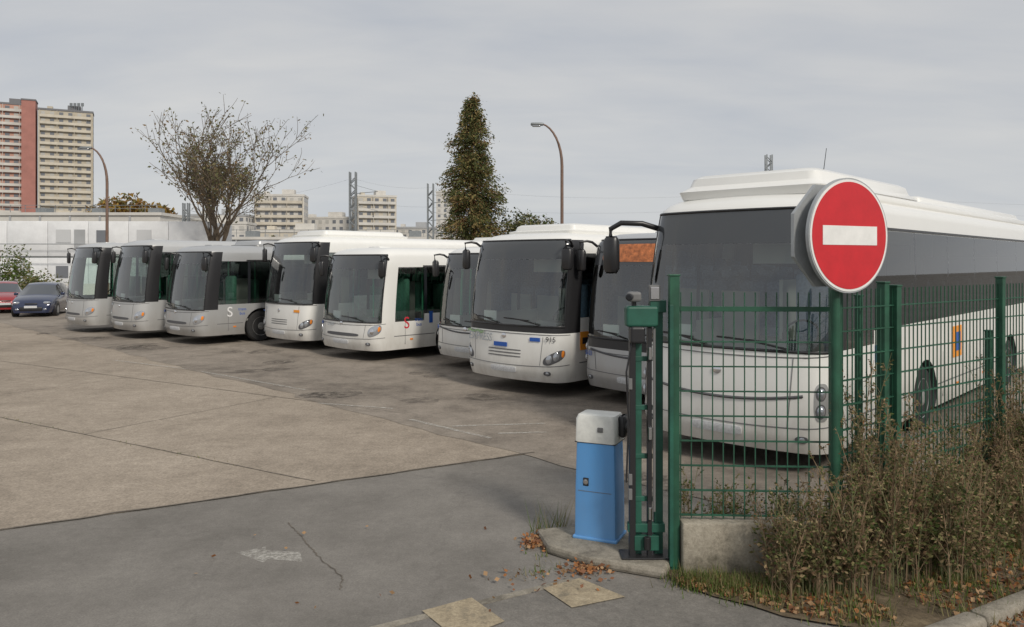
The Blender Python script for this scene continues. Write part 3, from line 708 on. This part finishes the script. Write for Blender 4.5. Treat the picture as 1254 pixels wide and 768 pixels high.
# ------------------------------------------------------------------ street lamps, masts
POLE=simple('lamp_pole',(.20,.13,.10),.6,.2,.2,4); GALV=simple('galvanised',(.27,.29,.30),.5,.5,.2,4)
def lamp(x,y,h,arm,mat):
    g=empty('street_lamp',(x,y,0)); m=MB()
    pts=[(0,0,0),(0,0,h*.35),(0,0,h*.76)]
    for q in range(1,9):
        a=q/8*rad(82); pts.append((-arm*(1-math.cos(a)),0,h*.76+(h*.235)*math.sin(a)))
    m.tube(pts,.10,.045,mat,10)
    m.tube([(0,0,0),(0,0,1.1)],.14,.14,mat,10)
    e=Vector(pts[-1])
    m.rbox((e.x-.28,0,e.z-.02),(.75,.30,.16),.06,GALV); m.rbox((e.x-.32,0,e.z-.12),(.5,.24,.1),.04,LAMP)
    m.obj('pole_and_head',g,50)
lamp(2.9,45,10.55,1.35,POLE); lamp(-26.1,50,9.9,1.25,POLE)
def mast(x,y,h,w=.45,arms=True):
    g=empty('catenary_mast',(x,y,0)); m=MB()
    for sx in(-w/2,w/2):
        for sy in(-w/2,w/2): m.box((sx,sy,h/2),(.16,.16,h),GALV)
    k=0;z=.5
    while z<h-.8:
        for sy in(-w/2,w/2): m.tube([(-w/2,sy,z),(w/2,sy,z+.8)] if k%2 else [(w/2,sy,z),(-w/2,sy,z+.8)],.06,.06,GALV,4)
        z+=.8;k+=1
    if arms:
        for zc in(h*.62,h*.8): m.tube([(0,0,zc),(3.2,0,zc+.3)],.05,.04,GALV,6); m.tube([(0,0,zc+1.2),(3.2,0,zc+.3)],.02,.02,GALV,4)
        m.tube([(2.6,0,h*.62+.2),(2.6,0,h*.62-.5)],.06,.06,BLACK,6)
    m.obj('lattice',g,None)
mast(-20.5,100,14.0,.75); mast(-10.5,100,12.5,.7); mast(36.4,110,17.6,.75,False); mast(-42,100,10,.6)
w=MB()
def wire(a,b,sag,r=.008):
    A=Vector(a);B=Vector(b); w.tube([tuple(A.lerp(B,t/10)+Vector((0,0,-sag*4*(t/10)*(1-t/10)))) for t in range(11)],r,r,GREYT,3,False)
wire((-42,100,9.8),(-20.5,100,13.2),.8);wire((-20.5,100,13.2),(-10.5,100,12),.5);wire((-10.5,100,12),(36.4,110,12.5),1.2)
wire((-20.5,100,10.5),(-10.5,100,9.5),.3);wire((-10.5,100,9.5),(36.4,110,10.5),1);wire((36.4,110,13),(140,130,13),2);wire((36.4,110,11.5),(140,130,11),2)
w.obj('overhead_wires',None,None)

# ------------------------------------------------------------------ buildings
def block(name,x,y,wd,dp,floors,fh,rz,wall,wall2=None,winmat=None,ww=1.5,wp=3.0,slab=None,base=0,roofcap=True):
    g=empty(name,(x,y,0),rz); H_=floors*fh+base; m=MB(); m.box((0,0,H_/2),(wd,dp,H_),wall); 
    if roofcap: m.box((0,0,H_+.4),(wd+.4,dp+.4,.8),wall2 or wall); m.box((wd*.15,0,H_+1.9),(wd*.25,dp*.4,2.2),wall2 or wall); m.box((-wd*.3,0,H_+1.5),(wd*.1,dp*.3,1.4),wall)
    m.obj('walls',g,None)
    wm=MB(); wn=winmat or WIN
    for face in range(4):
        W_=wd if face%2==0 else dp; D_=dp if face%2==0 else wd; T=Matrix.Rotation(face*math.pi/2,4,'Z')
        n=int(W_/wp)
        for f in range(floors):
            z=base+f*fh+fh*.55
            for k in range(n):
                xx=-W_/2+W_*(k+.5)/n
                mt=wn if R.random()<.72 else WIN2
                wm.box((xx,-D_/2-.02,z),(ww,.12,fh*.5),mt,0,T)
            if slab and face%2==0:
                wm.box((0,-D_/2-.5,base+f*fh),(W_*.94,1.0,.22),slab,0,T); wm.box((0,-D_/2-.98,base+f*fh+.55),(W_*.94,.06,.9),slab,0,T)
                for k in range(0,n+1,2): wm.box((-W_/2+W_*k/n*.94+W_*.03,-D_/2-.5,base+f*fh+fh/2),(.15,.95,fh-.25),slab,0,T)
    wm.obj('windows_and_balconies',g,None); return g
WIN=simple('window_glass_dark',(.17,.18,.20),.15); WIN2=simple('window_blind',(.45,.44,.41),.5)
BE=simple('beige_render',(.50,.45,.36),.8,0,.12,.2); PINK=simple('salmon_panels',(.54,.31,.24),.8,0,.12,.2); RB=simple('red_brown_tiles',(.38,.17,.14),.8,0,.15,.3)
LT=simple('light_concrete',(.60,.58,.54),.8,0,.15,.3); GY=simple('grey_cladding',(.38,.39,.40),.7,0,.15,.3); RF=simple('roof_dark',(.17,.17,.18),.8); SLB=simple('balcony_concrete',(.57,.52,.43),.8,0,.15,.5)
CAB=simple('cabin_white',(.74,.75,.76),.5,0,.10,1.5); CABW=simple('cabin_shutter',(.55,.56,.57),.5)
block('beige_apartment_tower',-189.5,330,20,8,23,2.85,rad(26),BE,RF,None,1.5,3.2,SLB)
block('salmon_apartment_tower',-213.5,329,16,8,24,2.85,rad(26),PINK,RF,None,1.7,3.2,LT)
m=MB(); m.box((0,0,34.5),(5.0,8,69),RB); m.box((0,0,69.3),(5.4,8.4,.6),RF); o=m.obj('stair_tower_of_apartments',None,None,loc=(-201.5,324,0)); o.rotation_euler=(0,0,rad(26))
m=MB()
for k in range(4): m.box((k*1.6,0,68.9),(1.1,.3,1.4),GALV); m.box((k*1.6,0,67.4),(.2,.2,2),GALV)
m.obj('rooftop_sign_letters',None,None,loc=(-187,329,0))
block('apartment_block',-92,310,19,13,10,2.8,rad(8),LT,LT,None,1.4,2.8,SLB)
block('apartment_block',-78,330,24,12,7,2.9,rad(-6),LT,LT,None,1.4,2.8)
block('apartment_block',-57,320,16,14,10,2.85,rad(20),SLB,LT,None,1.5,2.8,LT)
block('apartment_block',-43,345,18,12,6,2.8,rad(0),LT,GY,None,1.4,2.8)
block('apartment_block',-112,300,22,12,7,2.8,rad(0),LT,GY,None,1.4,2.8)
block('apartment_block',-30,400,26,12,6,2.8,rad(0),LT,GY,None,1.4,2.8)
block('apartment_block',-101,255,30,12,5,2.9,rad(4),LT,LT,None,1.4,2.8)
block('apartment_block',-70,250,24,12,4,2.9,rad(4),SLB,LT,None,1.4,2.8)
block('apartment_block',-34,420,13,12,14,2.8,rad(0),LT,LT,None,1.4,2.8)
def hall(name,x,y,wd,dp,h,rz,wall):
    g=empty(name,(x,y,0),rz); m=MB(); m.box((0,0,h/2),(wd,dp,h),wall); m.box((0,0,h+.2),(wd+.5,dp+.5,.4),LT); m.obj('walls',g,None)
    m=MB(); n=int(wd/4)
    for k in range(n):
        m.box((-wd/2+(k+.5)*wd/n,-dp/2-.02,h*.72),(wd/n*.8,.1,h*.22),WIN if R.random()<.6 else WIN2); m.box((-wd/2+k*wd/n,-dp/2-.06,h/2),(.25,.16,h),GY)
        if k%3==1: m.box((-wd/2+(k+.5)*wd/n,-dp/2-.03,h*.22),(wd/n*.6,.12,h*.42),GY)
    for k in range(n//2): m.box((-wd/2+(2*k+1)*wd/n,0,h+.9),(1.6,2,1.2),GALV)
    for k in range(n*2): m.box((-wd/2+k*wd/n/2,-dp/2,h+.9),(.06,.06,1.1),GALV)
    m.box((0,-dp/2,h+1.4),(wd,.06,.06),GALV); m.box((0,-dp/2,h+.95),(wd,.05,.05),GALV)
    m.obj('openings_and_roof_plant',g,None)
hall('industrial_hall',-74,116,50,16,8.9,rad(0),LT)
hall('low_warehouse',-25,118,70,14,5.6,rad(0),GY)
hall('low_warehouse',45,122,70,14,5.4,rad(0),LT)
g=empty('site_cabins',(-35.5,62,0),rad(3)); m=MB(); mw=MB()
for k in range(8):
    for f in range(2):
        x=-10.5+k*3.0
        m.rbox((x,0,.15+1.35+f*2.72),(2.96,6,2.68),.05,CAB)
        if (k*3+f)%4==0: mw.box((x-.4,-3.02,1.7+f*2.72),(.9,.06,.9),WIN if k%3 else WIN2)
        elif (k+f)%2: mw.box((x-.3,-3.02,1.7+f*2.72),(1.1,.06,1.0),CABW)
        if (k+f)%4==1: mw.box((x+.9,-3.02,1.2+f*2.72),(.8,.06,2.0),GY)
mw.tube([(-12,-3.6,2.8),(13,-3.6,2.8)],.04,.04,GALV,5); mw.tube([(-12,-3.6,3.8),(13,-3.6,3.8)],.03,.03,GALV,5)
m.obj('cabins',g,40); mw.obj('windows_and_rails',g,None)
g=empty('boundary_wall',(-40,52,0)); m=MB(); m.box((0,0,.5),(70,.2,1.0),LT)
for k in range(35): m.box((-35+2*k,-.02,.52),(.12,.24,1.04),GY)
m.obj('wall',g,None)

# ------------------------------------------------------------------ cars
CGL=simple('car_glass',(.03,.035,.04),.05,0,coat=1)
def car(name,x,y,rz,pm):
    g=empty(name,(x,y,0),rz); m=MB()
    S=[(0,.60,.50,.52,.5),(.06,.74,.62,.66,.6),(.3,.82,.72,.80,.68),(.9,.86,.86,.92,.72),(1.15,.87,.92,.98,.72),(1.75,.88,.96,1.40,.60),(2.2,.88,.98,1.50,.60),(3.0,.88,1.0,1.49,.60),(3.6,.87,1.0,1.42,.58),(4.0,.85,1.0,1.08,.66),(4.12,.80,.85,.9,.62)]
    loops=[]
    for yy,hw,b,t,tw in S:
        loops.append([(-hw*.92,yy,.2),(-hw,yy,.4),(-hw,yy,b*.8),(-hw*.97,yy,b),(-tw,yy,t-.03),(-tw*.6,yy,t),(0,yy,t+.015),(tw*.6,yy,t),(tw,yy,t-.03),(hw*.97,yy,b),(hw,yy,b*.8),(hw,yy,.4),(hw*.92,yy,.2)])
    K=13; m.v=[p for l in loops for p in l]
    for q in(pm,DARK,CGL): m.mi(q)
    for i in range(len(S)-1):
        for j in range(K):
            j2=(j+1)%K; mt=pm
            cab=S[i][3]-S[i][2]>.2 and S[i+1][3]-S[i+1][2]>.2
            if j in(3,8) and (cab or i in(4,8)): mt=CGL
            if j in(4,5,6,7) and i in(4,8): mt=CGL
            if j==12: mt=DARK
            m.f.append([i*K+j,i*K+j2,(i+1)*K+j2,(i+1)*K+j]); m.m.append(m.mi(mt))
    m.f.append(list(range(K))); m.m.append(m.mi(pm)); o=(len(S)-1)*K; m.f.append([o+q for q in range(K)]); m.m.append(m.mi(pm))
    m.obj('body',g,45)
    d=MB()
    for s in(1,-1):
        for yy in(.8,3.35):
            T=Matrix.Translation((s*.80,yy,.31))@(Matrix.Rotation(math.pi,4,'Z') if s<0 else Matrix())
            d.lathe([(.2,-.1),(.3,-.1),(.31,0),(.3,.1),(.2,.1)],RUB,20,T); d.lathe([(.2,.08),(.18,.10),(.05,.11)],RIM,16,T)
            d.lathe([(.36,-.06),(.36,.09)],BLACK,20,Matrix.Translation((s*.80,yy,.33)))
        d.rbox((s*.60,.12,.64),(.26,.22,.12),.05,LAMP,None,1,-s*.4); d.rbox((s*.95,1.45,1.0),(.18,.1,.13),.04,pm)
        d.rbox((s*.55,.03,.36),(.14,.1,.08),.03,LAMP)
    d.rbox((0,-.01,.38),(.9,.08,.16),.03,BLACK); d.rbox((0,.03,.60),(.5,.06,.07),.02,BLACK); d.box((0,-.055,.47),(.5,.02,.1),PLATE)
    d.obj('fittings',g,40)
CB=simple('dark_blue_car_paint',(.02,.03,.075),.2,.2,coat=1); CR=simple('red_car_paint',(.30,.02,.025),.2,.1,coat=1); CG=simple('grey_car_paint',(.12,.12,.13),.2,.3,coat=1)
car('parked_car',-21.4,34.5,rad(18),CB); car('parked_car',-24.2,37.0,rad(35),CR); car('parked_car',-27.4,37.8,rad(30),CG)

# ------------------------------------------------------------------ sky, sun, camera
az=math.atan2(-.85,.53); el=rad(38)
w=bpy.data.worlds.new('World'); sc.world=w; w.use_nodes=True; nt=w.node_tree; N=nt.nodes; K=nt.links
for x in list(N): N.remove(x)
out=N.new('ShaderNodeOutputWorld'); bg=N.new('ShaderNodeBackground'); bg.inputs['Strength'].default_value=.1; K.new(bg.outputs[0],out.inputs[0])
sky=N.new('ShaderNodeTexSky'); sky.sky_type='NISHITA'; sky.sun_disc=False; sky.sun_elevation=el; sky.sun_rotation=math.pi/2-az; sky.dust_density=2; sky.air_density=1
tc=N.new('ShaderNodeTexCoord'); sp=N.new('ShaderNodeSeparateXYZ'); K.new(tc.outputs['Generated'],sp.inputs[0])
def mth(op,a,b=None,c=None):
    x=N.new('ShaderNodeMath'); x.operation=op
    for i,v in enumerate((a,b,c)):
        if v is None: continue
        if hasattr(v,'links'): K.new(v,x.inputs[i])
        else: x.inputs[i].default_value=v
    return x.outputs[0]
zc=mth('MAXIMUM',sp.outputs['Z'],0.0); dn=mth('ADD',zc,.22)
cv=N.new('ShaderNodeCombineXYZ'); K.new(mth('DIVIDE',sp.outputs['X'],dn),cv.inputs[0]); K.new(mth('DIVIDE',sp.outputs['Y'],dn),cv.inputs[1])
def cloud(scl,rot,scale,det,dist):
    mp=N.new('ShaderNodeMapping'); mp.inputs['Scale'].default_value=scl; mp.inputs['Rotation'].default_value=(0,0,rad(rot)); K.new(cv.outputs[0],mp.inputs[0])
    no=N.new('ShaderNodeTexNoise'); no.inputs['Scale'].default_value=scale; no.inputs['Detail'].default_value=det; no.inputs['Roughness'].default_value=.52; no.inputs['Distortion'].default_value=dist; K.new(mp.outputs[0],no.inputs['Vector']); return no.outputs['Fac']
c1=cloud((.5,1.2,1),14,1.0,8,.4); c2=cloud((.8,1.9,1),-10,2.2,7,.6)
cs=mth('ADD',mth('MULTIPLY',c1,.72),mth('MULTIPLY',c2,.28))
rp=N.new('ShaderNodeValToRGB'); e=rp.color_ramp.elements
e[0].position=.36; e[0].color=(.72,.76,.83,1); e[1].position=.64; e[1].color=(1.0,.99,.97,1); K.new(cs,rp.inputs['Fac'])
sc_=N.new('ShaderNodeVectorMath'); sc_.operation='SCALE'; K.new(rp.outputs['Color'],sc_.inputs[0]); sc_.inputs['Scale'].default_value=6.6
hz=N.new('ShaderNodeMix'); hz.data_type='RGBA'; hz.inputs['B'].default_value=(6.4,6.65,6.9,1); K.new(sc_.outputs[0],hz.inputs['A'])
K.new(mth('MULTIPLY',mth('POWER',mth('SUBTRACT',1.0,zc),8.0),.7),hz.inputs['Factor'])
mx=N.new('ShaderNodeMix'); mx.data_type='RGBA'; mx.inputs['Factor'].default_value=.93; K.new(sky.outputs[0],mx.inputs['A']); K.new(hz.outputs['Result'],mx.inputs['B'])
K.new(mx.outputs['Result'],bg.inputs['Color'])
sl=bpy.data.lights.new('sun','SUN'); sl.energy=2.3; sl.angle=rad(10); sl.color=(1,.93,.83)
so=bpy.data.objects.new('sun',sl); sc.collection.objects.link(so)
d=Vector((math.cos(az)*math.cos(el),math.sin(az)*math.cos(el),math.sin(el))); so.rotation_euler=d.to_track_quat('Z','Y').to_euler(); so.location=(0,0,30)
cam=bpy.data.cameras.new('camera'); co=bpy.data.objects.new('camera',cam); sc.collection.objects.link(co); sc.camera=co
cam.sensor_width=36; cam.lens=27.27; cam.shift_y=-.051; cam.clip_end=3000; cam.clip_start=.05
co.location=(0,0,2.5); co.rotation_euler=(rad(90),0,0)
sc.view_settings.view_transform='Standard'; sc.view_settings.look='None'; sc.view_settings.exposure=0
